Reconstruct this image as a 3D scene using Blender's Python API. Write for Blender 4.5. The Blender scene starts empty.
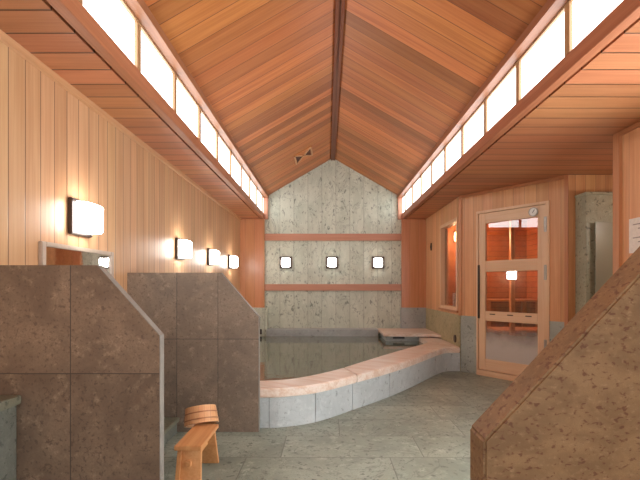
import bpy, bmesh, math
from mathutils import Vector, Matrix

scene = bpy.context.scene
COL = scene.collection

# ------------------------------------------------------------------ nodes
class G:
    """small helper that writes shader nodes"""
    def __init__(self, name):
        self.m = bpy.data.materials.new(name)
        self.m.use_nodes = True
        self.nt = self.m.node_tree
        self.nt.nodes.clear()
        self.out = self.nt.nodes.new('ShaderNodeOutputMaterial')
        self.co = self.n('ShaderNodeTexCoord').outputs['Object']
    def n(self, t, **kw):
        nd = self.nt.nodes.new(t)
        for k, v in kw.items():
            setattr(nd, k, v)
        return nd
    def put(self, sock, v):
        if isinstance(v, bpy.types.NodeSocket):
            self.nt.links.new(v, sock)
        else:
            if sock.type == 'RGBA' and len(v) == 3:
                v = (*v, 1)
            sock.default_value = v
    def math(self, op, a, b=None, clamp=False):
        nd = self.n('ShaderNodeMath', operation=op, use_clamp=clamp)
        self.put(nd.inputs[0], a)
        if b is not None:
            self.put(nd.inputs[1], b)
        return nd.outputs[0]
    def dot(self, vec):
        nd = self.n('ShaderNodeVectorMath', operation='DOT_PRODUCT')
        self.put(nd.inputs[0], self.co)
        nd.inputs[1].default_value = vec
        return nd.outputs['Value']
    def comb(self, x, y, z):
        nd = self.n('ShaderNodeCombineXYZ')
        for s, v in zip(nd.inputs, (x, y, z)):
            self.put(s, v)
        return nd.outputs[0]
    def noise(self, vec, scale, detail=3, rough=.55, dist=0):
        nd = self.n('ShaderNodeTexNoise')
        self.put(nd.inputs['Vector'], vec)
        nd.inputs['Scale'].default_value = scale
        nd.inputs['Detail'].default_value = detail
        nd.inputs['Roughness'].default_value = rough
        nd.inputs['Distortion'].default_value = dist
        return nd.outputs['Fac']
    def white(self, w):
        nd = self.n('ShaderNodeTexWhiteNoise', noise_dimensions='1D')
        self.put(nd.inputs['W'], w)
        return nd.outputs['Value']
    def rng(self, v, a, b, c=0., d=1., smooth=True):
        nd = self.n('ShaderNodeMapRange', interpolation_type='SMOOTHSTEP' if smooth else 'LINEAR')
        self.put(nd.inputs[0], v)
        for i, x in enumerate((a, b, c, d)):
            nd.inputs[i + 1].default_value = x
        return nd.outputs[0]
    def mix(self, f, a, b, mode='MIX'):
        nd = self.n('ShaderNodeMix', data_type='RGBA', blend_type=mode)
        self.put(nd.inputs[0], f)
        self.put(nd.inputs[6], a)
        self.put(nd.inputs[7], b)
        return nd.outputs[2]
    def hsv(self, col, h=.5, s=1., v=1.):
        nd = self.n('ShaderNodeHueSaturation')
        self.put(nd.inputs['Hue'], h)
        self.put(nd.inputs['Saturation'], s)
        self.put(nd.inputs['Value'], v)
        self.put(nd.inputs['Color'], col)
        return nd.outputs[0]
    def finish(self, col, rough=.5, bump=None, bstr=.2, bdist=.002, metal=0., spec=.5, coat=0.):
        p = self.n('ShaderNodeBsdfPrincipled')
        self.put(p.inputs['Base Color'], col)
        self.put(p.inputs['Roughness'], rough)
        p.inputs['Metallic'].default_value = metal
        p.inputs['Specular IOR Level'].default_value = spec
        p.inputs['Coat Weight'].default_value = coat
        if bump is not None:
            b = self.n('ShaderNodeBump')
            b.inputs['Strength'].default_value = bstr
            b.inputs['Distance'].default_value = bdist
            self.put(b.inputs['Height'], bump)
            self.nt.links.new(b.outputs[0], p.inputs['Normal'])
        self.nt.links.new(p.outputs[0], self.out.inputs[0])
        return self.m

def wood(name, base, dark, across=(1, 0, 0), along=(0, 0, 1), width=.11, off=0., var=.2, line=.03,
         rough=.42, grain=1., hue=.01, linedark=.35, spec=.4, ts=1.):
    g = G(name)
    third = tuple(Vector(across).cross(Vector(along)))
    a, l, t = g.dot(across), g.dot(along), g.dot(third)
    q = g.math('DIVIDE', g.math('ADD', a, off), width)
    i = g.math('FLOOR', q)
    f = g.math('FRACT', q)
    r = g.white(g.math('ADD', i, .37))
    r2 = g.white(g.math('ADD', i, 71.7))
    sh = g.math('MULTIPLY', r, 57.)
    fine = g.noise(g.comb(g.math('ADD', g.math('MULTIPLY', a, 60), sh), g.math('ADD', g.math('MULTIPLY', l, 1.6), sh),
                          g.math('MULTIPLY', t, 60 * ts)), 1., 4, .6)
    broad = g.noise(g.comb(g.math('ADD', g.math('MULTIPLY', a, 11), sh), g.math('ADD', g.math('MULTIPLY', l, .7), sh),
                           g.math('MULTIPLY', t, 11 * ts)), 1., 3, .5, .8)
    gr = g.math('ADD', g.math('MULTIPLY', fine, .5), g.math('MULTIPLY', broad, .5))
    fac = g.rng(gr, .36, .66, 0., grain)
    c = g.mix(fac, base, dark)
    val = g.math('ADD', 1 - var / 2, g.math('MULTIPLY', r, var))
    hu = g.math('ADD', .5 - hue / 2, g.math('MULTIPLY', r2, hue))
    c = g.hsv(c, hu, 1., val)
    h = fine
    if line > 0:
        d = g.math('MINIMUM', f, g.math('SUBTRACT', 1., f))
        ln = g.rng(d, line * .35, line, 0., 1.)
        c = g.mix(ln, tuple(x * linedark for x in dark), c)
        h = g.math('ADD', g.math('MULTIPLY', fine, .12), ln)
    return g.finish(c, rough, h, .35, .003, spec=spec)

def stone(name, base, dark, light, fleck=(.05, .04, .03), fleck_amt=.12, fleck_scale=26., vein=0., scale=3.,
          tiles=(), line=.0025, linecol=None, rough=.5, spec=.4, var=0., bump=.25, brick=None, stretch=(1, 1, 1)):
    """tiles: (direction, spacing, offset) of joint lines; brick: (row dir, row h, row off, run dir, run w, run off)"""
    g = G(name)
    mp = g.n('ShaderNodeMapping')
    g.put(mp.inputs[0], g.co)
    mp.inputs['Scale'].default_value = stretch
    co = mp.outputs[0]
    seed = None
    mask = None
    idx = []
    def joint(q, w):
        f = g.math('FRACT', q)
        d = g.math('MULTIPLY', g.math('MINIMUM', f, g.math('SUBTRACT', 1., f)), w)
        return g.rng(d, line * .4, line, 0., 1.)
    for dv, w, off in tiles:
        q = g.math('DIVIDE', g.math('ADD', g.dot(dv), off), w)
        ln = joint(q, w)
        mask = ln if mask is None else g.math('MULTIPLY', mask, ln)
        idx.append(g.math('FLOOR', q))
    if brick:
        rv, rh, ro, uv, uw, uo = brick
        q = g.math('DIVIDE', g.math('ADD', g.dot(rv), ro), rh)
        row = g.math('FLOOR', q)
        mask = joint(q, rh)
        q2 = g.math('ADD', g.math('DIVIDE', g.math('ADD', g.dot(uv), uo), uw),
                    g.math('MULTIPLY', g.white(g.math('ADD', row, .21)), .8))
        mask = g.math('MULTIPLY', mask, joint(q2, uw))
        idx = [row, g.math('FLOOR', q2)]
    if idx:
        k = idx[0] if len(idx) == 1 else g.math('ADD', g.math('MULTIPLY', idx[0], 13.3), idx[1])
        seed = g.white(g.math('ADD', k, .41))
        add = g.n('ShaderNodeVectorMath', operation='ADD')
        g.put(add.inputs[0], co)
        g.put(add.inputs[1], g.comb(g.math('MULTIPLY', seed, 31.), g.math('MULTIPLY', seed, 17.), g.math('MULTIPLY', seed, 23.)))
        co = add.outputs[0]
    big = g.noise(co, scale, 5, .6, .6)
    med = g.noise(co, scale * 6, 4, .65)
    fine = g.noise(co, scale * 40, 2, .6)
    c = g.mix(g.rng(big, .33, .68), dark, base)
    c = g.mix(g.rng(med, .52, .75, 0., .8), c, light)
    c = g.mix(g.rng(fine, .35, .7, 0., .5), c, dark)
    fl = g.noise(co, fleck_scale, 3, .55, .4)
    c = g.mix(g.rng(fl, .64 - fleck_amt, .74 - fleck_amt, 0., .8), c, fleck)
    if vein > 0:
        v = g.noise(co, scale * .9, 5, .6, 1.6)
        e = g.math('ABSOLUTE', g.math('SUBTRACT', v, .5))
        c = g.mix(g.rng(e, 0., .012, vein, 0.), c, tuple(x * .55 for x in dark))
    if seed is not None and var > 0:
        c = g.hsv(c, .5, 1., g.math('ADD', 1 - var / 2, g.math('MULTIPLY', seed, var)))
    h = g.math('ADD', g.math('MULTIPLY', med, .6), g.math('MULTIPLY', fine, .4))
    if mask is not None:
        c = g.mix(mask, linecol or tuple(x * .35 for x in dark), c)
        h = g.math('ADD', g.math('MULTIPLY', h, .3), mask)
    return g.finish(c, rough, h, bump, .003, spec=spec)

def plain(name, col, rough=.5, metal=0., spec=.5):
    g = G(name)
    n = g.noise(g.co, 40, 3)
    c = g.mix(g.rng(n, .3, .7), tuple(x * .9 for x in col), col)
    return g.finish(c, rough, n, .05, .001, metal, spec)

def emit(name, col, strength):
    g = G(name)
    e = g.n('ShaderNodeEmission')
    e.inputs[0].default_value = (*col, 1)
    e.inputs[1].default_value = strength
    g.nt.links.new(e.outputs[0], g.out.inputs[0])
    return g.m

def glass(name, tint, rough=0., refl=1.8, frost=None):
    g = G(name)
    tr = g.n('ShaderNodeBsdfTransparent')
    tr.inputs[0].default_value = (*tint, 1)
    base = tr.outputs[0]
    if frost:
        df = g.n('ShaderNodeBsdfDiffuse')
        df.inputs[0].default_value = (*frost[0], 1)
        mx = g.n('ShaderNodeMixShader')
        mx.inputs[0].default_value = frost[1]
        g.nt.links.new(base, mx.inputs[1])
        g.nt.links.new(df.outputs[0], mx.inputs[2])
        base = mx.outputs[0]
    gl = g.n('ShaderNodeBsdfGlossy')
    gl.inputs['Roughness'].default_value = rough
    fr = g.n('ShaderNodeFresnel')
    fr.inputs[0].default_value = 1.55
    f2 = g.math('MULTIPLY', fr.outputs[0], refl, clamp=True)
    mx = g.n('ShaderNodeMixShader')
    g.nt.links.new(f2, mx.inputs[0])
    g.nt.links.new(base, mx.inputs[1])
    g.nt.links.new(gl.outputs[0], mx.inputs[2])
    g.nt.links.new(mx.outputs[0], g.out.inputs[0])
    return g.m

# ------------------------------------------------------------------ meshes
class MB:
    def __init__(self):
        self.bm = bmesh.new()
    def hexa(self, lo, hi):
        """lo / hi: matching rings of points"""
        a = [self.bm.verts.new(p) for p in lo]
        b = [self.bm.verts.new(p) for p in hi]
        n = len(a)
        self.bm.faces.new(a[::-1])
        self.bm.faces.new(b)
        for i in range(n):
            j = (i + 1) % n
            self.bm.faces.new((a[i], a[j], b[j], b[i]))
        return self
    def box(self, x0, x1, y0, y1, z0, z1):
        r = [(x0, y0), (x1, y0), (x1, y1), (x0, y1)]
        return self.hexa([(x, y, z0) for x, y in r], [(x, y, z1) for x, y in r])
    def plan(self, pts, z0, z1):
        return self.hexa([(x, y, z0) for x, y in pts], [(x, y, z1) for x, y in pts])
    def prof(self, pts, y0, y1):
        """polygon in X,Z pushed along Y"""
        return self.hexa([(x, y0, z) for x, z in pts], [(x, y1, z) for x, z in pts])
    def ring(self, pts_out, pts_in, z0, z1):
        """wall between two open curves of equal count"""
        n = len(pts_out)
        o0 = [self.bm.verts.new((*p, z0)) for p in pts_out]
        o1 = [self.bm.verts.new((*p, z1)) for p in pts_out]
        i0 = [self.bm.verts.new((*p, z0)) for p in pts_in]
        i1 = [self.bm.verts.new((*p, z1)) for p in pts_in]
        F = self.bm.faces.new
        for k in range(n - 1):
            F((o0[k], o0[k+1], o1[k+1], o1[k]))
            F((i0[k+1], i0[k], i1[k], i1[k+1]))
            F((o1[k], o1[k+1], i1[k+1], i1[k]))
            F((o0[k+1], o0[k], i0[k], i0[k+1]))
        F((o0[0], o1[0], i1[0], i0[0]))
        F((o0[-1], i0[-1], i1[-1], o1[-1]))
        return self
    def lathe(self, prof, seg=40, mat=None, closed=True):
        """prof: (r, z) loop turned about Z"""
        rows = []
        for r, z in prof:
            if r < 1e-6:
                rows.append([self.bm.verts.new((0, 0, z))])
            else:
                rows.append([self.bm.verts.new((r * math.cos(2*math.pi*k/seg), r * math.sin(2*math.pi*k/seg), z)) for k in range(seg)])
        new = [v for rw in rows for v in rw]
        pairs = list(zip(rows, rows[1:]))
        if closed:
            pairs.append((rows[-1], rows[0]))
        for a, b in pairs:
            for k in range(seg):
                j = (k + 1) % seg
                vs = [a[k % len(a)], a[j % len(a)], b[j % len(b)], b[k % len(b)]]
                u = []
                for v in vs:
                    if v not in u:
                        u.append(v)
                if len(u) > 2:
                    try:
                        self.bm.faces.new(u)
                    except ValueError:
                        pass
        if mat is not None:
            bmesh.ops.transform(self.bm, matrix=mat, verts=new)
        return self
    def xform(self, m):
        bmesh.ops.transform(self.bm, matrix=m, verts=self.bm.verts)
        return self
    def build(self, name, mat, parent=None, origin=None, bevel=0., seg=2, smooth=False):
        bm = self.bm
        bmesh.ops.recalc_face_normals(bm, faces=bm.faces)
        if bevel > 0:
            es = [e for e in bm.edges if len(e.link_faces) == 2 and e.calc_face_angle() > .5]
            bmesh.ops.bevel(bm, geom=es, offset=bevel, segments=seg, affect='EDGES', clamp_overlap=True)
        if origin is not None:
            bmesh.ops.translate(bm, verts=bm.verts, vec=-Vector(origin))
        me = bpy.data.meshes.new(name)
        bm.to_mesh(me)
        bm.free()
        me.materials.append(mat)
        if smooth:
            for p in me.polygons:
                p.use_smooth = True
            if hasattr(me, 'set_sharp_from_angle'):
                me.set_sharp_from_angle(angle=.6)
        o = bpy.data.objects.new(name, me)
        COL.objects.link(o)
        if parent is not None:
            o.parent = parent
        elif origin is not None:
            o.location = origin
        return o

def empty(name, loc, rz=0.):
    o = bpy.data.objects.new(name, None)
    o.empty_display_size = .1
    COL.objects.link(o)
    o.location = loc
    o.rotation_euler = (0, 0, rz)
    return o

def tag(o, label, cat, group=None, kind=None):
    o['label'] = label
    o['category'] = cat
    if group:
        o['group'] = group
    if kind:
        o['kind'] = kind
    return o

def struct(o, label=None):
    o['kind'] = 'structure'
    if label:
        o['label'] = label
    return o

def copy_tree(o, parent=None):
    c = o.copy()
    COL.objects.link(c)
    if parent is not None:
        c.parent = parent
    for ch in list(o.children):
        copy_tree(ch, c)
    return c

def catmull(pts, per=14):
    P = [Vector(p) for p in pts]
    P = [P[0] * 2 - P[1]] + P + [P[-1] * 2 - P[-2]]
    out = []
    for i in range(1, len(P) - 2):
        for k in range(per):
            t = k / per
            a, b, c, d = P[i-1], P[i], P[i+1], P[i+2]
            out.append(.5 * ((2*b) + (c-a)*t + (2*a-5*b+4*c-d)*t*t + (3*b-a-3*c+d)*t**3))
    out.append(P[-2])
    return out

def resample(pts, n):
    L = [0]
    for a, b in zip(pts, pts[1:]):
        L.append(L[-1] + (b - a).length)
    out = []
    j = 0
    for k in range(n):
        s = L[-1] * k / (n - 1)
        while j < len(pts) - 2 and L[j+1] < s:
            j += 1
        u = (s - L[j]) / max(L[j+1] - L[j], 1e-9)
        out.append(pts[j].lerp(pts[j+1], u))
    return out

# ------------------------------------------------------------------ key sizes (metres; camera looks along +Y)
CAM = 1.10
XL, XB = -1.507, 1.72          # left wall, right wall by the bath
XN = 2.23                      # near right wall
YB, YR = 7.36, -2.2            # back wall, rear wall behind the photographer
ZS = 2.265                     # soffit height
RX, RZ = .104, 3.343           # ridge
SL = .58                       # roof slope
def mx(x): return 2 * RX - x

# ------------------------------------------------------------------ materials
M = {}
M['hinoki'] = wood('pale_hinoki_boards', (.575, .335, .175), (.465, .24, .11), (0, 1, 0), (0, 0, 1), .112, .03, .16, .04, .4, .9, .008, .4)
for _k, _o in (('roof', .05), ('roof_right', .05 + .163 * 41)):
    M[_k] = wood('cedar_' + _k + '_boards', (.50, .178, .052), (.37, .112, .029), (0, 1, 0), (1, 0, 0), .163, _o, .62, .03, .42, 1., .009, .45, ts=.03)
M['soffit'] = wood('cedar_soffit_boards', (.50, .205, .095), (.39, .145, .062), (0, 1, 0), (1, 0, 0), .163, .02, .3, .045, .38, .9, .012, .2)
M['beam'] = wood('cedar_beam', (.42, .165, .08), (.32, .11, .05), (1, 0, 1), (0, 1, 0), 5, 2.5, .05, 0, .4, .8)
M['redbeam'] = wood('red_cedar_beam', (.54, .25, .16), (.45, .185, .11), (0, 0, 1), (1, 0, 0), 5, 2.5, .05, 0, .38, .8)
M['pier'] = wood('red_cedar_pier', (.62, .28, .135), (.52, .205, .085), (1, 0, 0), (0, 0, 1), .15, .06, .10, .012, .3, .8, .01, .5)
M['ridge'] = wood('dark_ridge_cedar', (.20, .062, .026), (.14, .04, .018), (0, 0, 1), (0, 1, 0), 5, 2.5, .05, 0, .45, .8)
M['eaves'] = wood('eaves_trim_cedar', (.34, .135, .06), (.26, .095, .04), (1, 0, 1), (0, 1, 0), 5, 2.5, .05, 0, .45, .8)
M['cornice'] = wood('cornice_wood', (.58, .31, .16), (.48, .23, .10), (0, 0, 1), (0, 1, 0), 5, 2.5, .05, 0, .45, .8)
M['mull'] = wood('window_bar_wood', (.42, .24, .12), (.34, .18, .08), (0, 1, 0), (0, 0, 1), 5, 2.5, .05, 0, .45, .6)
M['rightwood'] = wood('red_cedar_wall_boards', (.70, .375, .185), (.58, .27, .115), (0, 1, 0), (0, 0, 1), .13, .02, .18, .016, .38, .9, .012, .5)
T = Vector((.618, -.786, 0)).normalized()
NV = Vector((-T.y, T.x, 0))
M['angwood'] = wood('red_cedar_angled_boards', (.70, .375, .185), (.58, .27, .115), tuple(T), (0, 0, 1), .13, .02, .18, .016, .38, .9, .012, .5)
M['crosswood'] = wood('red_cedar_cross_boards', (.68, .39, .19), (.56, .28, .115), (1, 0, 0), (0, 0, 1), .105, .02, .2, .02, .38, .9, .012, .5)
M['doorwood'] = wood('pale_door_wood', (.76, .52, .34), (.66, .40, .235), (1, 0, 0), (0, 0, 1), 5, 2.5, .05, 0, .4, .8)
M['railwood'] = wood('pale_door_rail_wood', (.76, .52, .34), (.66, .40, .235), (0, 0, 1), (1, 0, 0), 5, 2.5, .05, 0, .4, .8)
M['trimwood'] = wood('trim_wood', (.50, .215, .10), (.40, .15, .065), (0, 0, 1), (0, 1, 0), 5, 2.5, .05, 0, .4, .8)
M['post'] = wood('upright_trim_wood', (.55, .25, .12), (.44, .175, .08), (1, 0, 0), (0, 0, 1), 5, 2.5, .05, 0, .4, .8)
M['stool'] = wood('stool_cypress', (.66, .33, .14), (.55, .235, .085), (1, 0, 0), (0, 1, 0), 5, 2.5, .05, 0, .4, .9)
M['bucket'] = wood('bucket_cypress', (.70, .38, .19), (.58, .27, .12), (1, 0, 0), (0, 0, 1), .03, 2.5, .14, .03, .4, .8, linedark=.7)
M['hoop'] = plain('bucket_hoop', (.40, .17, .08), .35, .4)
M['rim'] = wood('bath_rim_cypress', (.78, .67, .59), (.63, .43, .31), (.5, .85, .6), (.85, -.4, 0), 5, 2.5, .05, 0, .36, .95)
M['sauna'] = wood('sauna_boards', (.42, .15, .05), (.30, .09, .03), (0, 0, 1), (1, 1, 0), .09, 0, .25, .05, .5, .9, .01, .2)
M['backstone'] = stone('pale_green_stone_boards', (.63, .645, .535), (.49, .52, .42), (.71, .72, .62), (.16, .18, .15), .05, 15, .9, 2.4,
                       tiles=[((1, 0, 0), .245, .09)], line=.0035, linecol=(.22, .22, .17), rough=.35, var=.1, stretch=(1.4, 1, .8))
M['floor'] = stone('green_grey_floor_stone', (.345, .38, .31), (.22, .25, .20), (.46, .49, .41), (.10, .11, .09), .055, 26, .6, 2.0,
                   brick=((0, 1, 0), .385, -3.08 + .385 * 10, (1, 0, 0), .92, .2), line=.004, linecol=(.15, .155, .13), rough=.45, spec=.45, var=.16)
M['curb'] = stone('blue_grey_curb_stone', (.52, .55, .55), (.42, .45, .45), (.60, .63, .62), (.2, .21, .2), .02, 20, .35, 3., rough=.4)
M['ledge'] = stone('grey_ledge_stone', (.42, .44, .43), (.34, .36, .35), (.5, .52, .5), (.2, .21, .2), .03, 22, .3, 4., rough=.35)
M['moss'] = stone('yellow_green_stone', (.46, .38, .22), (.34, .29, .16), (.55, .47, .30), (.17, .15, .08), .06, 30, .3, 3., rough=.45)
M['paving'] = stone('grey_green_wall_base_stone', (.40, .42, .38), (.31, .33, .29), (.48, .5, .45), (.14, .15, .13), .05, 18, .4, 3., rough=.45)
M['part1'] = stone('brown_speckled_stone', (.255, .175, .118), (.15, .10, .068), (.35, .255, .175), (.115, .075, .05), .085, 66, .2, 3.2,
                   tiles=[((1, 0, 0), 5, .41), ((0, 0, 1), 5, -.70)], line=.003, linecol=(.06, .045, .035), rough=.5, var=.2)
M['part2'] = stone('brown_grey_speckled_stone', (.25, .18, .13), (.155, .115, .085), (.34, .255, .19), (.115, .082, .058), .075, 66, .25, 3.,
                   tiles=[((1, 0, 0), 5, .31), ((1, 0, 0), 5, .62), ((0, 0, 1), 5, -.70)], line=.003, linecol=(.06, .05, .04), rough=.5, var=.2)
M['part3'] = stone('rust_flecked_stone', (.28, .165, .075), (.18, .10, .042), (.36, .23, .12), (.11, .034, .012), .085, 75, .0, 12., rough=.55, stretch=(1, 1, 1.6))
M['edge'] = stone('pale_stone_edge', (.29, .265, .23), (.22, .20, .175), (.36, .33, .29), (.2, .18, .15), .04, 40, 0, 6., rough=.5)  # paler and greyer than the slab faces, for ends and slopes
M['counter'] = stone('dark_green_counter_stone', (.20, .19, .13), (.14, .13, .09), (.26, .245, .17), (.06, .06, .045), .07, 40, .2, 4., rough=.4)
M['counterbody'] = stone('dark_counter_body_stone', (.16, .16, .13), (.11, .11, .09), (.2, .2, .165), (.05, .05, .04), .07, 40, .2, 4., rough=.4)
M['shower'] = stone('olive_shower_stone', (.40, .38, .27), (.31, .30, .21), (.48, .46, .34), (.13, .12, .08), .06, 30, .3, 4., rough=.45)
M['bronze'] = plain('dark_bronze', (.045, .028, .022), .4, .3)
M['black'] = plain('black_fitting', (.02, .017, .015), .4)
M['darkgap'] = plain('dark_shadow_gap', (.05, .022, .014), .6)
M['steel'] = plain('brushed_steel', (.42, .39, .35), .4, .8)
M['dial'] = plain('white_dial', (.85, .84, .8), .4)
M['paper'] = plain('white_paper', (.8, .74, .68), .6)
M['ink'] = plain('grey_ink', (.35, .3, .28), .6)
M['ventwood'] = plain('vent_dark_opening', (.10, .03, .012), .6)
M['mirror'] = plain('mirror_silver', (.92, .93, .92), .01, 1.)
M['pane_light'] = emit('daylit_pane', (.97, .99, 1.), 2.7)
M['rear_fill_pane'] = emit('rear_fill_glow', (.93, .98, 1.), 1.9)  # glow of the added rear fill light
M['side_fill_pane'] = emit('side_fill_glow', (.92, .98, 1.), 8.5)  # glow of the fill light added on the near right
M['lamp'] = emit('lamp_diffuser', (1., .96, .90), 13.0)
M['saunalamp'] = emit('sauna_lamp_glow', (1., .5, .2), 14.)
M['glass'] = glass('clear_door_glass', (.93, .90, .86))
M['winglass'] = glass('narrow_window_glass', (.96, .95, .93), 0., .6)
M['frost'] = glass('shower_glass', (.75, .75, .7), .25, frost=((.40, .39, .29), .7))
def water_mat():
    g = G('murky_bath_water')
    n = g.noise(g.co, 2.2, 2, .5)
    r = g.noise(g.co, 9, 2, .5)
    c = g.mix(g.rng(n, .3, .7), (.115, .13, .09), (.145, .155, .11))
    return g.finish(c, .05, r, .12, .01, spec=.6)
M['water'] = water_mat()

PT = -1.4
def graded_pane_mat():  # glass grows paler and less clear towards the pane's bottom
    g = G('graded_door_glass')
    z = g.dot((0, 0, 1))
    n = g.noise(g.co, 6, 4, .6)
    f = g.rng(g.math('ADD', z, g.math('MULTIPLY', n, .16)), .42, .74, .85, .03)
    tr = g.n('ShaderNodeBsdfTransparent'); tr.inputs[0].default_value = (.93, .9, .86, 1)
    df = g.n('ShaderNodeBsdfDiffuse'); df.inputs[0].default_value = (.62, .57, .52, 1)
    mx_ = g.n('ShaderNodeMixShader')
    g.nt.links.new(f, mx_.inputs[0]); g.nt.links.new(tr.outputs[0], mx_.inputs[1]); g.nt.links.new(df.outputs[0], mx_.inputs[2])
    gl = g.n('ShaderNodeBsdfGlossy'); gl.inputs['Roughness'].default_value = .08
    fr = g.n('ShaderNodeFresnel'); fr.inputs[0].default_value = 1.5
    m2 = g.n('ShaderNodeMixShader')
    g.nt.links.new(fr.outputs[0], m2.inputs[0]); g.nt.links.new(mx_.outputs[0], m2.inputs[1]); g.nt.links.new(gl.outputs[0], m2.inputs[2])
    g.nt.links.new(m2.outputs[0], g.out.inputs[0])
    return g.m
M['graded_pane'] = graded_pane_mat()

# ------------------------------------------------------------------ room shell
struct(MB().box(XL - .1, 3.6, YR - .1, YB + .2, -.1, 0).build('floor', M['floor']))
struct(MB().box(XL - .1, XL, YR, YB + .1, 0, ZS + .03).build('wall_left', M['hinoki']))
struct(MB().box(XL - .1, XN + .1, YR - .1, YR, 0, 3.5).build('wall_rear', M['crosswood']))
# the back wall with its gable
gab = [(XL - .1, 0), (XB + .1, 0), (XB + .1, ZS + .03), (mx(-1.2), ZS + .1), (mx(-1.2), RZ - SL * 1.304 + .12), (RX, RZ + .12),
       (-1.2, RZ - SL * 1.304 + .12), (-1.2, ZS + .1), (XL - .1, ZS + .03)]
struct(MB().prof(gab, YB, YB + .12).build('wall_back', M['backstone']))
# roof slopes
def roof(x1, name):
    z1 = RZ - SL * abs(x1 - RX)
    m = MB().prof([(RX, RZ), (x1, z1), (x1, z1 + .06), (RX, RZ + .06)], YR, YB + .02)
    return struct(m.build(name, M['roof_right' if x1 > RX else 'roof']))
roof(-1.125, 'ceiling_left')
roof(mx(-1.125), 'ceiling_right')
MBR = MB().box(RX - .037, RX - .008, YR, YB - .001, RZ - .045, RZ - .015).box(RX + .008, RX + .037, YR, YB - .001, RZ - .045, RZ - .015)
MBR.box(RX - .01, RX + .01, YR, YB - .001, RZ - .032, RZ - .008)
struct(MBR.build('trim_1', M['ridge']), 'dark red cedar ridge strip along the peak of the ceiling')
# soffits, beams and eaves trim on both sides
def side(s):
    f = (lambda x: x) if s < 0 else mx
    nm = 'left' if s < 0 else 'right'
    xo = XL if s < 0 else 3.6
    a, b = sorted((xo, f(-1.164)))
    struct(MB().box(a, b, YR, YB + (.001 if s < 0 else .15), ZS, ZS + .03).build('ceiling_soffit_' + nm, M['soffit']))
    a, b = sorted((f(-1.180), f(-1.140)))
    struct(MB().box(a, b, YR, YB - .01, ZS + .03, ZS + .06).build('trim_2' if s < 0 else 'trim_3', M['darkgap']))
    a, b = sorted((f(-1.146), f(-1.088)))
    struct(MB().box(a, b, YR, YB - .005, ZS - .003, ZS + .088).build('trim_4' if s < 0 else 'trim_5', M['beam'], bevel=.003),
           'long cedar beam under the %s row of high windows' % nm)
    p = [(f(-1.118), 2.632), (f(-1.02), 2.632), (f(-1.02), RZ - SL * 1.124 - .001), (f(-1.118), RZ - SL * 1.222 - .001)]
    struct(MB().prof(p, YR, YB - .005).build('trim_6' if s < 0 else 'trim_7', M['eaves']))
    a, b = sorted((f(-1.10), f(-1.03)))
    struct(MB().box(a, b, YB - .07, YB - .001, ZS - .002, 2.66).build('trim_8' if s < 0 else 'trim_9', M['redbeam']))
    # cornice where wall and soffit meet
side(-1)
side(1)
struct(MB().prof([(XL, ZS), (XL + .025, ZS), (XL + .018, ZS - .03), (XL, ZS - .035)], YR, YB - .06).build('trim_10', M['cornice']))

# clerestory windows, one bay each
wn = [0]
def bays(edges, f, nm):
    for y0, y1 in zip(edges, edges[1:]):
        wn[0] += 1
        a, b = sorted((f(-1.116), f(-1.106)))
        w = struct(MB().box(a, b, y0, y1, ZS + .088, 2.634).build('window_%d' % wn[0], M['pane_light']),
                   'lit white pane, bay %s of the high windows on the %s' % (y0 < 0 and 'behind' or 'ahead', nm))
        a, b = sorted((f(-1.105), f(-1.0885)))
        if y1 < YB - .2:
            MB().box(a, b, y1 - .024, y1 + .024, ZS + .088, 2.634).build('mullion', M['mull'], w)
        a, b = sorted((f(-1.105), f(-1.088)))
        MB().box(a, b, y0 + .014, y1 - .014, 2.618, 2.634).build('frame', M['mull'], w)
bays([YR] + [2.436 + .586 * k for k in range(-7, 9)] + [YB - .07], lambda x: x, 'left')
bays([YR] + [2.27 + .5912 * k for k in range(-7, 9)] + [YB - .07], mx, 'right')

# added fill light, built as a wide window on the unseen rear wall
wn[0] += 1
rw = struct(empty('window_%d' % wn[0], (.36, YR, .35)), 'wide window-shaped fill light added on the rear wall')
o = (.36, YR, .35)
for k in range(4):
    x0 = -1.3 + k * .83
    MB().box(x0 + .03, x0 + .80, YR + .002, YR + .008, .35, 2.15).build('pane', M['rear_fill_pane'], rw, o)
fm = MB().box(-1.33, 2.05, YR, YR + .04, .30, .35).box(-1.33, 2.05, YR, YR + .04, 2.15, 2.2)
for k in range(5):
    fm.box(-1.33 + k * .83, -1.27 + k * .83, YR, YR + .04, .35, 2.15)
fm.build('frame', M['doorwood'], rw, o)

# added fill light, window-shaped, on the near right wall, beyond the close partition
wn[0] += 1
rw = struct(empty('window_%d' % wn[0], (XN, 1.75, .45)), 'window-shaped fill light added on the near right wall above the washing stalls')
o = (XN, 1.75, .45)
fm = MB().box(XN - .03, XN, 1.12, 2.46, .40, .45).box(XN - .03, XN, 1.12, 2.46, 1.85, 1.9)
for k in range(3):
    fm.box(XN - .03, XN, 1.12 + .65 * k, 1.16 + .65 * k, .45, 1.85)
    if k < 2:
        MB().box(XN - .008, XN - .002, 1.16 + .65 * k, 1.77 + .65 * k, .45, 1.85).build('pane', M['side_fill_pane'], rw, o)
fm.build('frame', M['doorwood'], rw, o)

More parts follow.
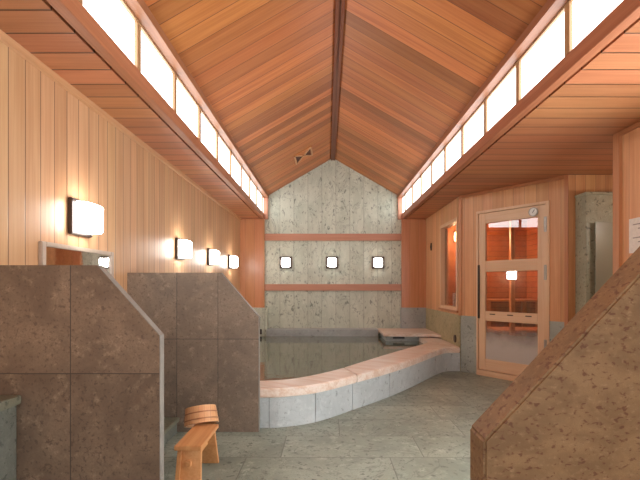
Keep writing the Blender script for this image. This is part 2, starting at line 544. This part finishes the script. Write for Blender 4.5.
# back wall: cross beams, cedar piers, stone bases
for i, (z0, z1) in enumerate(((1.892, 2.012), (1.018, 1.132))):
    struct(MB().box(-1.09, 1.30, YB - .035, YB, z0, z1).build('trim_%d' % (11 + i), M['redbeam'], bevel=.004),
           'red cedar cross beam on the back wall, %s the square lamps' % ('above' if i == 0 else 'below'))
struct(MB().box(XL, -1.09, YB - .06, YB, .725, ZS).build('wall_back_left', M['pier']), 'red cedar panel on the left end of the back wall')
struct(MB().box(1.30, XB, YB - .06, YB, .725, ZS).build('wall_back_right', M['pier']), 'red cedar panel on the right end of the back wall')
struct(MB().box(XL, -1.03, YB - .14, YB, 0, .725).build('wall_base_left', M['backstone']))
struct(MB().box(1.28, XB, YB - .07, YB, 0, .725).build('wall_base_right', M['ledge']))

# right wall beside the bath with a window into the sauna
Y0, Y1, Z0, Z1 = 5.50, 6.34, .775, 2.005
CY = 5.43
TH = .08
w = MB().box(XB, XB + TH, Y1, YB + .1, .72, ZS).box(XB, XB + TH, CY, Y0, .72, ZS)
w.box(XB, XB + TH, Y0, Y1, .72, Z0).box(XB, XB + TH, Y0, Y1, Z1, ZS)
struct(w.build('wall_right', M['rightwood']), 'red cedar wall right of the bath')
struct(MB().box(XB - .004, XB + TH, CY + .01, YB, 0, .72).build('wall_right_base', M['moss']), 'yellowish stone base of the wall right of the bath')
win = struct(empty('window_60', (XB, (Y0 + Y1) / 2, Z0)), 'tall narrow window in the cedar wall right of the bath')
win.name = 'window_%d' % (wn[0] + 1)
o = (XB, (Y0 + Y1) / 2, Z0)
fm = MB()
for a, b, c, d in ((Y0, Y0 + .045, Z0, Z1), (Y1 - .045, Y1, Z0, Z1), (Y0 + .045, Y1 - .045, Z0, Z0 + .04), (Y0 + .045, Y1 - .045, Z1 - .045, Z1)):
    fm.box(XB - .018, XB + TH + .01, a, b, c, d)
fm.build('frame', M['doorwood'], win, o, .003)
MB().box(XB + .045, XB + .051, Y0 + .045, Y1 - .045, Z0 + .04, Z1 - .045).build('pane', M['winglass'], win, o)
MB().box(XB - .03, XB, Y0 - .02, Y1 + .02, Z0 - .025, Z0).build('sill', M['trimwood'], win, o)

# angled wall with the sauna door (local x along the wall, local y into the sauna)
C = Vector((XB, CY, 0))
RZ_ANG = math.atan2(T.y, T.x)
MA = Matrix.Translation(C) @ Matrix.Rotation(RZ_ANG, 4, 'Z')
def ang(mb): return mb.xform(MA)
SE = 1.31
S0, S1, DH = .244, 1.12, 2.025
w = MB().box(0, S0, 0, TH, .72, ZS).box(S1, SE, 0, TH, .72, ZS).box(S0, S1, 0, TH, DH, ZS)
struct(ang(w).build('wall_angled', M['angwood']), 'angled red cedar wall around the glazed door')
struct(ang(MB().box(.012, S0, -.004, TH, 0, .72).box(S1, SE, -.004, TH, 0, .72)).build('wall_angled_base', M['paving']), 'grey green stone base on both sides of the glazed door')
struct(ang(MB().box(-.012, .03, -.016, 0, .72, ZS)).build('trim_20', M['post']))
struct(ang(MB().box(SE - .035, SE, -.016, 0, 0, ZS)).build('trim_21', M['post']))
struct(ang(MB().box(.03, SE - .035, -.014, 0, ZS - .035, ZS)).build('trim_22', M['trimwood']))
SM = (S0 + S1) / 2
dloc = C + T * SM
door = struct(empty('door_1', dloc, RZ_ANG), 'pale wooden door with three glass panes in the angled wall')
h = (S1 - S0) / 2
fr = MB().box(-h, -h + .02, -.018, TH + .01, 0, DH).box(h - .035, h, -.018, TH + .01, 0, DH).box(-h + .02, h - .035, -.018, TH + .01, DH - .03, DH)
fr.build('frame', M['doorwood'], door, None, .002)
MB().box(-h + .02, h - .035, -.03, TH + .01, 0, .065).build('threshold', M['railwood'], door, None, .004)
l0, l1, g0, g1 = -h + .024, h - .039, .355 - SM, .990 - SM
st = MB().box(l0, g0, .0, .04, .07, DH - .034).box(g1, l1, .0, .04, .07, DH - .034)
leaf = st.build('stile', M['doorwood'], door, None, .003)
for z0, z1 in ((.07, .209), (.676, .793), (1.275, 1.407), (1.868, DH - .034)):
    MB().box(g0, g1, .002, .038, z0, z1).build('rail', M['railwood'], door, None, .003)
for z0, z1 in ((.209, .676), (.793, 1.275), (1.407, 1.868)):
    pm = MB().box(g0, g1, .016, .022, z0, z1)
    zc = (z0 + z1) / 2
    pm.xform(Matrix.Translation((0, .019, zc)) @ Matrix.Rotation(math.radians(PT), 4, 'X') @ Matrix.Translation((0, -.019, -zc)))
    pn = pm.build('pane', M['graded_pane'] if z0 < .5 else M['glass'], door)
    if z0 < .5:
        pn['label'] = 'glass pane turning pale and less clear over its lower half'
pl = MB().box(l0 - .004, l0 + .016, -.022, .0, .70, 1.36).build('handle', M['bronze'], door, None, .003)
pl['label'] = 'long dark upright pull'
for z0 in (.35, 1.165, 1.69):
    hg = MB().box(l1 - .012, l1 + .016, -.026, -.0005, z0, z0 + .165).build('hinge', M['steel'], door, None, .003)
for k in (.15, .5, .84):
    x = g0 + (g1 - g0) * k
    MB().box(x - .035, x + .035, -.001, .003, .752, .764).build('vent_slot', M['bronze'], door)

# shower recess right of the angled wall
E = C + T * SE
struct(MB().box(E.x - .02, 3.6, E.y, E.y + .1, 0, ZS).build('wall_recess', M['crosswood']), 'cedar wall above the stone pier at the right')
struct(MB().box(3.5, 3.6, 3.23, E.y, 0, ZS).build('wall_recess_side', M['crosswood']))
struct(MB().box(XN, 3.6, 3.15, 3.23, 0, ZS).build('wall_return', M['crosswood']))
M['nearwood'] = M['rightwood']
struct(MB().box(XN, XN + .1, YR, 3.15, 0, ZS).build('wall_near_right', M['rightwood']), 'near cedar wall at the right edge')
struct(MB().box(XN - .022, XN + .02, 3.175, 3.245, 0, ZS).build('trim_23', M['post']))
struct(MB().box(XN - .02, XN, YR, 3.175, ZS - .03, ZS).build('trim_24', M['trimwood']))
pr = struct(empty('wall_shower', (2.6, 4.2, 0)), 'olive stone shower pier at the far right')
o = (2.6, 4.2, 0)
MB().box(2.60, 3.48, 4.215, E.y, 0, 2.02).build('slab', M['shower'], pr, o, .004)
MB().box(2.592, 3.49, 4.207, E.y - .001, 2.02, 2.045).build('cap', M['shower'], pr, o, .004)
sg = tag(MB().box(2.66, 3.40, 4.155, 4.167, .05, 1.735).build('shower_glass', M['frost'], None, (3.03, 4.16, .05), .002),
         'frosted glass sheet standing before the olive stone pier, far right', 'glass panel')
MB().box(2.66, 3.40, 4.15, 4.207, 0, .05).build('base_rail', M['steel'], sg, (3.03, 4.16, .05))

# sauna room behind the glass
struct(MB().box(3.5, 3.6, E.y + .1, YB + .15, 0, ZS).build('wall_sauna_right', M['sauna']))
struct(MB().box(XB + TH, 3.6, YB + .0, YB + .1, 0, ZS).build('wall_sauna_back', M['sauna']))
def bench(name, x0, x1, y0, y1, z, label):
    r = tag(empty(name, ((x0 + x1) / 2, (y0 + y1) / 2, 0)), label, 'bench')
    o = r.location
    n = 5
    s = MB()
    for k in range(n):
        a = y0 + (y1 - y0) * k / n
        s.box(x0, x1, a, a + (y1 - y0) / n - .015, z - .03, z)
    s.build('seat', M['stool'], r, o)
    for x in (x0 + .03, x1 - .09):
        for y in (y0 + .02, y1 - .08):
            MB().box(x, x + .06, y, y + .06, 0, z - .03).build('leg', M['stool'], r, o)
    return r
bench('sauna_bench', 2.55, 3.48, 6.15, 6.70, .45, 'lower slatted bench seen through the door glass')
bench('sauna_bench', 2.55, 3.48, 6.75, 7.34, .88, 'upper slatted bench against the far boards inside the door glass')
ps = tag(MB().box(2.66, 2.72, 6.07, 6.13, 0, ZS).build('post', M['stool'], None, (2.69, 6.1, 0)), 'upright wooden post behind the middle door pane', 'post')
sl = tag(empty('sauna_lamp', (2.2, 7.3, 1.9)), 'warm glowing lamp on the sauna wall behind the narrow window', 'lamp')
o = sl.location
MB().box(2.20, 2.36, 7.33, 7.362, 1.86, 2.06).build('back_plate', M['bronze'], sl, o)
MB().box(2.22, 2.34, 7.25, 7.33, 1.88, 2.04).build('diffuser', M['saunalamp'], sl, o, .01)
pl_ = bpy.data.lights.new('sauna_lamp_light', 'POINT')
pl_.energy = 24
pl_.color = (1., .60, .32)
pl_.shadow_soft_size = .08
po = bpy.data.objects.new('sauna_lamp_light', pl_)
COL.objects.link(po)
po.location = (2.15, 6.9, 1.9)
bx = tag(MB().box(1.812, 1.865, 6.0, 6.06, 0, 1.0).build('white_board', M['dial'], None, (1.84, 6.03, 0)),
         'small white board seen low inside the narrow window', 'board')

# ------------------------------------------------------------------ bath
outer = [(XL + .003, 3.25), (-1.0, 3.25), (-.50, 3.25), (-.325, 3.275), (-.08, 3.40), (.227, 3.72), (.63, 4.18), (.943, 4.60), (1.353, 5.20), (1.53, 5.395), (XB, 5.42)]
inner = [(XL + .003, 3.50), (-1.0, 3.50), (-.554, 3.51), (-.266, 3.61), (.066, 3.95), (.392, 4.43), (.743, 4.95), (1.10, 5.45), (1.328, 5.75), (1.42, 5.93)]
NS = 121
OC = resample(catmull(outer), NS)
IC = resample(catmull(inner), NS)
tub = tag(empty('bathtub', (0, 5.3, 0)), 'large curved sunken stone bath full of water along the back wall', 'bath')
ob = (0, 5.3, 0)
def out_off(pts, d):
    r = []
    for k, p in enumerate(pts):
        a, b = pts[max(k-1, 0)], pts[min(k+1, len(pts)-1)]
        t = (b - a).normalized()
        r.append(p + Vector((t.y, -t.x)) * d)
    return r
OR = out_off(OC, .022)
OR[-1].x = XB - .005
OR[0].x = XL + .003
def near_idx(px):   # sample on the outer curve seen at image column px
    return min(range(NS), key=lambda k: abs(327 + 420 * OC[k].x / OC[k].y - px))
cuts = [0] + [near_idx(p) for p in (269, 316.5, 352, 390, 435)] + [NS - 1]
for a, b in zip(cuts, cuts[1:]):
    po_, pi_ = [p.copy() for p in OC[a:b+1]], [p.copy() for p in IC[a:b+1]]
    for lst in (po_, pi_):
        lst[0] = lst[0].lerp(lst[1], .04)
        lst[-1] = lst[-1].lerp(lst[-2], .04)
    MB().ring([tuple(p) for p in po_], [tuple(p) for p in pi_], 0, .238).build('curb_stone', M['curb'], tub, ob, .003)
core = MB().ring([tuple(p.lerp(q, .06)) for p, q in zip(OC, IC)], [tuple(q.lerp(p, .03)) for p, q in zip(OC, IC)], .0, .236)
core.build('joint_filler', M['darkgap'], tub, ob)
cuts = [0, near_idx(354), near_idx(435), NS - 1]
for a, b in zip(cuts, cuts[1:]):
    po_, pi_ = [p.copy() for p in OR[a:b+1]], [p.copy() for p in IC[a:b+1]]
    for lst in (po_, pi_):
        lst[0] = lst[0].lerp(lst[1], .03)
        lst[-1] = lst[-1].lerp(lst[-2], .03)
    MB().ring([tuple(p) for p in po_], [tuple(p) for p in pi_], .239, .31).build('rim', M['rim'], tub, ob, .009, 3)
MB().plan([(1.421, 5.935), (XB - .005, 5.425), (XB - .005, 6.50), (1.42, 6.50)], .239, .31).build('rim', M['rim'], tub, ob, .006)
MB().plan([(1.44, 5.94), (XB - .006, 5.46), (XB - .006, 6.47), (1.44, 6.47)], .0, .238).build('curb_stone', M['curb'], tub, ob)
sb = MB().plan([(.87, 6.44), (1.58, 6.40), (XB - .006, 6.30), (XB - .006, YB - .072), (.87, YB - .072)], .325, .366).build('corner_slab', M['rim'], tub, ob, .006)
MB().box(.91, XB - .02, 6.505, YB - .08, 0, .324).build('slab_base', M['ledge'], tub, ob)
sl_ = MB().box(1.02, 1.20, 6.494, 6.506, .285, .312).build('overflow_slot', M['black'], tub, ob)
MB().box(-1.028, .868, 7.10, YB - .001, 0, .365).build('back_ledge', M['ledge'], tub, ob, .006)

wp = [(p.x, p.y) for p in IC]
wpoly = [(XL + .004, 3.50)] + wp[1:] + [(1.42, 6.47), (.908, 6.49), (.908, 7.098), (XL + .004, 7.098)]
wm = MB()
wm.plan(wpoly, .02, .25)
wt = tag(wm.build('bath_water', M['water'], None, (0, 5.3, .02)), 'still greenish grey water filling the curved bath', 'water', kind='stuff')
sp = tag(MB().box(-1.20, -1.12, YB - .155, YB - .14, .27, .36).build('water_outlet', M['black'], None, (-1.16, YB - .14, .27), .004),
         'small black outlet at the waterline by the left stone partition', 'outlet')
mt = Matrix.Translation((XB - .004, 5.62, .395)) @ Matrix.Rotation(-math.pi / 2, 4, 'Y')
dr = tag(MB().lathe([(0, 0), (.052, 0), (.052, .006), (.045, .012), (0, .012)], 28, mt, False).build('outlet_cover', M['bronze'], None, (XB - .004, 5.62, .343), smooth=True),
         'round dark outlet cover on the yellowish stone right of the bath', 'outlet')

# ------------------------------------------------------------------ partitions
def partition(x_end, x_wall, y0, t, mat, edge, label, corner=.875, top=1.195, run=.285, s=-1):
    # s=-1: end faces +X (left side of the room), s=1: end faces -X
    r = tag(empty('partition', (x_end, y0, 0)), label, 'partition')
    d = -1 if s < 0 else 1
    L = abs(x_wall - x_end)
    e = .004
    pts = [(0, 0), (0, corner), (d * run, top), (d * L, top), (d * L, 0)]
    if edge:
        k = math.hypot(run, top - corner)
        nx, nz = (top - corner) / k * -d, run / k
        pin = [(d * e, 0), (d * e, corner - .0015), (d * run - nx * e, top - nz * e), (d * run - nx * e + d * .001, top), (d * L, top), (d * L, 0)]
        pin[2] = (d * (run + .0085), top - .0)
        pin = [(d * e, 0), (d * e, corner - .0015), (d * (run + .0032), top), (d * L, top), (d * L, 0)]
        MB().prof(pin, 0, t).build('slab', mat, r)
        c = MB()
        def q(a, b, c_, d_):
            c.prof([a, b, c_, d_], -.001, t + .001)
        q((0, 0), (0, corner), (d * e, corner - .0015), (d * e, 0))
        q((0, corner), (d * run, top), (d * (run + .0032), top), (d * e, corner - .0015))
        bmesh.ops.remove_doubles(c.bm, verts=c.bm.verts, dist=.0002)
        c.build('edge_cap', edge, r)['label'] = 'pale stone edge'
    else:
        MB().prof(pts, 0, t).build('slab', mat, r, None, .004)
    return r
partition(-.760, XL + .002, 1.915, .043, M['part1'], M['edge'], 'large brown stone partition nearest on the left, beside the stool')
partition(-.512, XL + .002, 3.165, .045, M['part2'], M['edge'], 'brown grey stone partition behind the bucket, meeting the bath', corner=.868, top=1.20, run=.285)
partition(.262, XN - .002, .70, .072, M['part3'], None, 'close rust flecked stone partition in the right foreground', corner=.842, top=1.235, run=.368, s=1)

# washing counters and low foot ledges in the two left stalls
def counter(y0, y1, label):
    r = tag(empty('counter', (XL, (y0 + y1) / 2, 0)), label, 'counter')
    o = (XL, (y0 + y1) / 2, 0)
    MB().box(XL + .002, -1.412, y0, y1, .0, .565).build('body', M['counterbody'], r, o)
    MB().box(XL + .002, -1.388, y0, y1, .565, .605).build('worktop', M['counter'], r, o, .004)
counter(.775, 1.91, 'stone counter with a jutting top at the left edge of the photo')
counter(1.99, 3.15, 'stone counter under the mirror between the two left partitions')
def foot(y0, y1, label):
    r = tag(empty('low_ledge', (-1.25, (y0 + y1) / 2, 0)), label, 'ledge')
    o = (-1.25, (y0 + y1) / 2, 0)
    MB().box(-1.405, -1.125, y0, y1, 0, .085).build('body', M['counterbody'], r, o)
    MB().box(-1.405, -1.105, y0, y1, .085, .118).build('top_slab', M['counter'], r, o, .004)
foot(1.99, 3.15, 'low dark stone ledge on the floor behind the stool')

# ------------------------------------------------------------------ mirror
mr = tag(empty('mirror', (XL, 2.56, .7)), 'wall mirror in a pale frame below the nearest left lamp', 'mirror')
o = (XL, 2.56, .7)
MB().box(XL + .006, XL + .012, 2.22, 2.90, .72, 1.312).build('glass', M['mirror'], mr, o)
f = MB()
for a, b, c, d in ((2.19, 2.225, .69, 1.335), (2.895, 2.93, .69, 1.335), (2.225, 2.895, .69, .722), (2.225, 2.895, 1.31, 1.335)):
    f.box(XL, XL + .022, a, b, c, d)
M['mframe'] = plain('mirror_frame', (.50, .40, .32), .35, .3)
f.build('frame', M['mframe'], mr, o, .003)

# ------------------------------------------------------------------ wall lamps
def make_lamp(b=.090, fr=.084, pr=.112, bev=.010):
    r = empty('wall_lamp', (0, 0, 0))     # local: back on the plane y=0, facing -y
    p = MB().box(-.108, .108, -.028, 0, -.105, .105)
    p.build('back_plate', M['bronze'], r, None, .004)
    d = MB()
    lo = [(-b, -.028, -b), (b, -.028, -b), (b, -.028, b), (-b, -.028, b)]
    hi = [(-fr, -pr, -fr), (fr, -pr, -fr), (fr, -pr, fr), (-fr, -pr, fr)]
    d.hexa(lo, hi).build('diffuser', M['lamp'], r, None, bev, 3, True)
    return r
LG = 'square wall lamps'
lamp0 = make_lamp()
lampB = make_lamp(.076, .070, .06, .008)
spots = [((XL, 2.545, 1.51), 'nearest and largest square wall lamp, above the mirror on the left wall'),
         ((XL, 4.27, 1.475), 'second square lamp from the mirror along the left wall'),
         ((XL, 5.38, 1.468), 'third square lamp from the mirror along the left wall'),
         ((XL, 6.50, 1.473), 'farthest square lamp on the left wall, beside the cedar panel'),
         ((-.72, YB, 1.510), 'leftmost of three square lamps on the stone back wall'),
         ((.088, YB, 1.510), 'middle of three square lamps on the stone back wall'),
         ((.893, YB, 1.510), 'rightmost of three square lamps on the stone back wall')]
for i, (loc, lab) in enumerate(spots):
    L = lamp0 if i == 0 else lampB if i == 4 else copy_tree(lamp0 if i < 4 else lampB)
    L.location = loc
    L.rotation_euler = (0, 0, math.pi / 2 if i < 4 else 0)
    tag(L, lab, 'lamp', LG)
for loc, rz, lab in (((XL, .75, 1.51), math.pi / 2, 'added unseen fill lamp on the left wall behind the photographer side stall'),
                     ((3.0, 3.23, 1.75), math.pi, 'added unseen fill lamp inside the shower recess, facing the olive stone pier')):  # out-of-view lamps added to brighten the near stall and the recess
    L = copy_tree(lamp0)
    L.location = loc
    L.rotation_euler = (0, 0, rz)
    tag(L, lab, 'lamp', LG)

# ------------------------------------------------------------------ ceiling vent
def roof_pt(x): return RZ - SL * (RX - x)
ang_r = math.atan(SL)
vx = -.36
MV = Matrix.Translation((vx, 6.33, roof_pt(vx))) @ Matrix.Rotation(-ang_r, 4, 'Y')
vr = tag(empty('ceiling_vent', (vx, 6.33, roof_pt(vx))), 'bow tie shaped wooden vent in the left ceiling slope near the back wall', 'vent')
o = vr.location.copy()
hw, hl = .15, .20
b = MB().box(-hw, hw, -hl, hl, -.006, -.001).xform(MV)
b.build('opening', M['roof'], vr, o)
tri = MB()
for s in (-1, 1):
    tri.hexa([(s * (hw - .03), -hl + .035, -.011), (s * (hw - .03), hl - .035, -.011), (s * .025, 0, -.011)],
             [(s * (hw - .03), -hl + .035, -.006), (s * (hw - .03), hl - .035, -.006), (s * .025, 0, -.006)])
tri.xform(MV).build('dark_opening', M['ventwood'], vr, o)
f = MB()
for s in (-1, 1):
    f.box(min(s * hw, s * (hw - .022)), max(s * hw, s * (hw - .022)), -hl, hl, -.022, -.006)
for s in (-1, 1):
    k = Vector((hw - .022, s * (hl - .01), 0))
    n = Vector((-k.y, k.x, 0)).normalized() * .009
    p = [(-k - n), (k - n), (k + n), (-k + n)]
    zz = -.02 + s * .001
    f.hexa([(v.x, v.y, zz) for v in p], [(v.x, v.y, -.006) for v in p])
f.xform(MV).build('frame', M['cornice'], vr, o)

# ------------------------------------------------------------------ small fittings
# thermometer on the door
th = tag(empty('thermometer', dloc + T * (.948 - SM) + Vector((0, 0, 1.925)), RZ_ANG), 'round white dial thermometer at the top right of the door', 'thermometer')
mt = Matrix.Rotation(math.pi / 2, 4, 'X')
MB().lathe([(0, .0005), (.05, .0005), (.05, .02), (.042, .02), (.042, .014), (0, .014)], 32, mt, False).build('case', M['steel'], th, smooth=True)
MB().lathe([(0, .0141), (.041, .0141), (.041, .016), (0, .016)], 32, mt, False).build('dial', M['dial'], th)
MB().box(-.003, .003, -.018, -.0162, -.012, .03).xform(Matrix.Rotation(.6, 4, 'Y')).build('needle', M['black'], th)
# hook on the cedar wall
hk = tag(empty('wall_hook', (XB, 6.9, 1.745)), 'small dark ring shaped hook on cedar left of the narrow window', 'hook')
mt = Matrix.Rotation(-math.pi / 2, 4, 'Y')
ring = [(.032 + .007 * math.cos(a), .012 + .007 * math.sin(a)) for a in [k * math.pi / 4 for k in range(8)]]
MB().lathe(ring, 24, mt).build('ring', M['bronze'], hk, smooth=True)
MB().box(-.02, 0, -.008, .008, .024, .06).build('stem', M['bronze'], hk, None, .002)
MB().box(-.02, 0, -.006, .006, -.06, -.026).build('tail', M['bronze'], hk, None, .002)
# notice on the near right wall
nt = tag(empty('notice', (XN, 2.88, 1.34)), 'pale paper notice on the near cedar wall at the right edge', 'notice')
MB().box(-.008, .001, -.21, .21, 0, .25).build('sheet', M['paper'], nt)
ln = MB()
for k in range(6):
    ln.box(-.0092, -.0078, -.17, .17 - .05 * (k % 3), .2 - k * .032, .208 - k * .032)
ln.build('text_lines', M['ink'], nt)

# ------------------------------------------------------------------ stool and bucket
st = tag(empty('bath_stool', (-.74, 2.40, 0)), 'small cypress wash stool standing beside the near left partition', 'stool')
MB().box(-.072, .072, -.172, .19, .225, .25).build('seat', M['stool'], st, None, .003)
def leg(y_t, y_b, w):
    m = MB()
    lo = [(-w, y_b - .011, 0), (w, y_b - .011, 0), (w, y_b + .011, 0), (-w, y_b + .011, 0)]
    hi = [(-.062, y_t - .011, .2249), (.062, y_t - .011, .2249), (.062, y_t + .011, .2249), (-.062, y_t + .011, .2249)]
    return m.hexa(lo, hi)
ln_ = leg(-.125, -.165, .069).build('leg', M['stool'], st, None, .002)
bt = MB()
bt.hexa([(-.068, -.190, 0), (-.045, -.190, 0), (-.045, -.1765, 0), (-.068, -.1765, 0)],
        [(-.061, -.150, .2245), (-.040, -.150, .2245), (-.040, -.1365, .2245), (-.061, -.1365, .2245)])
bt.build('batten', M['stool'], st, None, .002)
leg(.14, .215, .067).build('leg', M['stool'], st, None, .002)
MB().box(-.014, .014, -.165, .195, .135, .165).build('stretcher', M['stool'], st, None, .003)

bk = tag(empty('wash_bucket', (-.785, 2.632, .232)), 'round cypress bucket upside down, tipped over the far end of the stool', 'bucket')
bk.rotation_euler = (math.radians(-22), math.radians(-11), 0)
R_, H_ = .106, .105
def rad(z): return R_ - .012 * z / H_
prof = [(rad(0), 0), (rad(H_), H_), (0, H_), (0, H_ - .014), (rad(H_) - .013, H_ - .014), (R_ - .013, 0)]
bkt = MB().lathe(prof, 48, None, True).build('staves', M['bucket'], bk, smooth=True)
for z in (.022, .062):
    MB().lathe([(rad(z) - .001, z), (rad(z) + .0025, z), (rad(z + .007) + .0025, z + .007), (rad(z + .007) - .001, z + .007)], 48).build('hoop', M['hoop'], bk, smooth=True)

# ------------------------------------------------------------------ camera, world, view
cd = bpy.data.cameras.new('camera')
cd.sensor_width = 36
cd.lens = 36 * 420 / 640
cd.shift_x = -7 / 640
cd.shift_y = 46 / 640
cd.clip_start = .02
cam = bpy.data.objects.new('camera', cd)
COL.objects.link(cam)
cam.location = (0, 0, CAM)
cam.rotation_euler = (math.pi / 2, 0, 0)
scene.camera = cam

wd = bpy.data.worlds.new('world')
scene.world = wd
wd.use_nodes = True
bg = wd.node_tree.nodes['Background']
bg.inputs[0].default_value = (.75, .85, 1., 1)
bg.inputs[1].default_value = .6

vs = scene.view_settings
vs.view_transform = 'Standard'
vs.look = 'None'
vs.gamma = 1
vs.use_curve_mapping = False
vs.exposure = 1.0
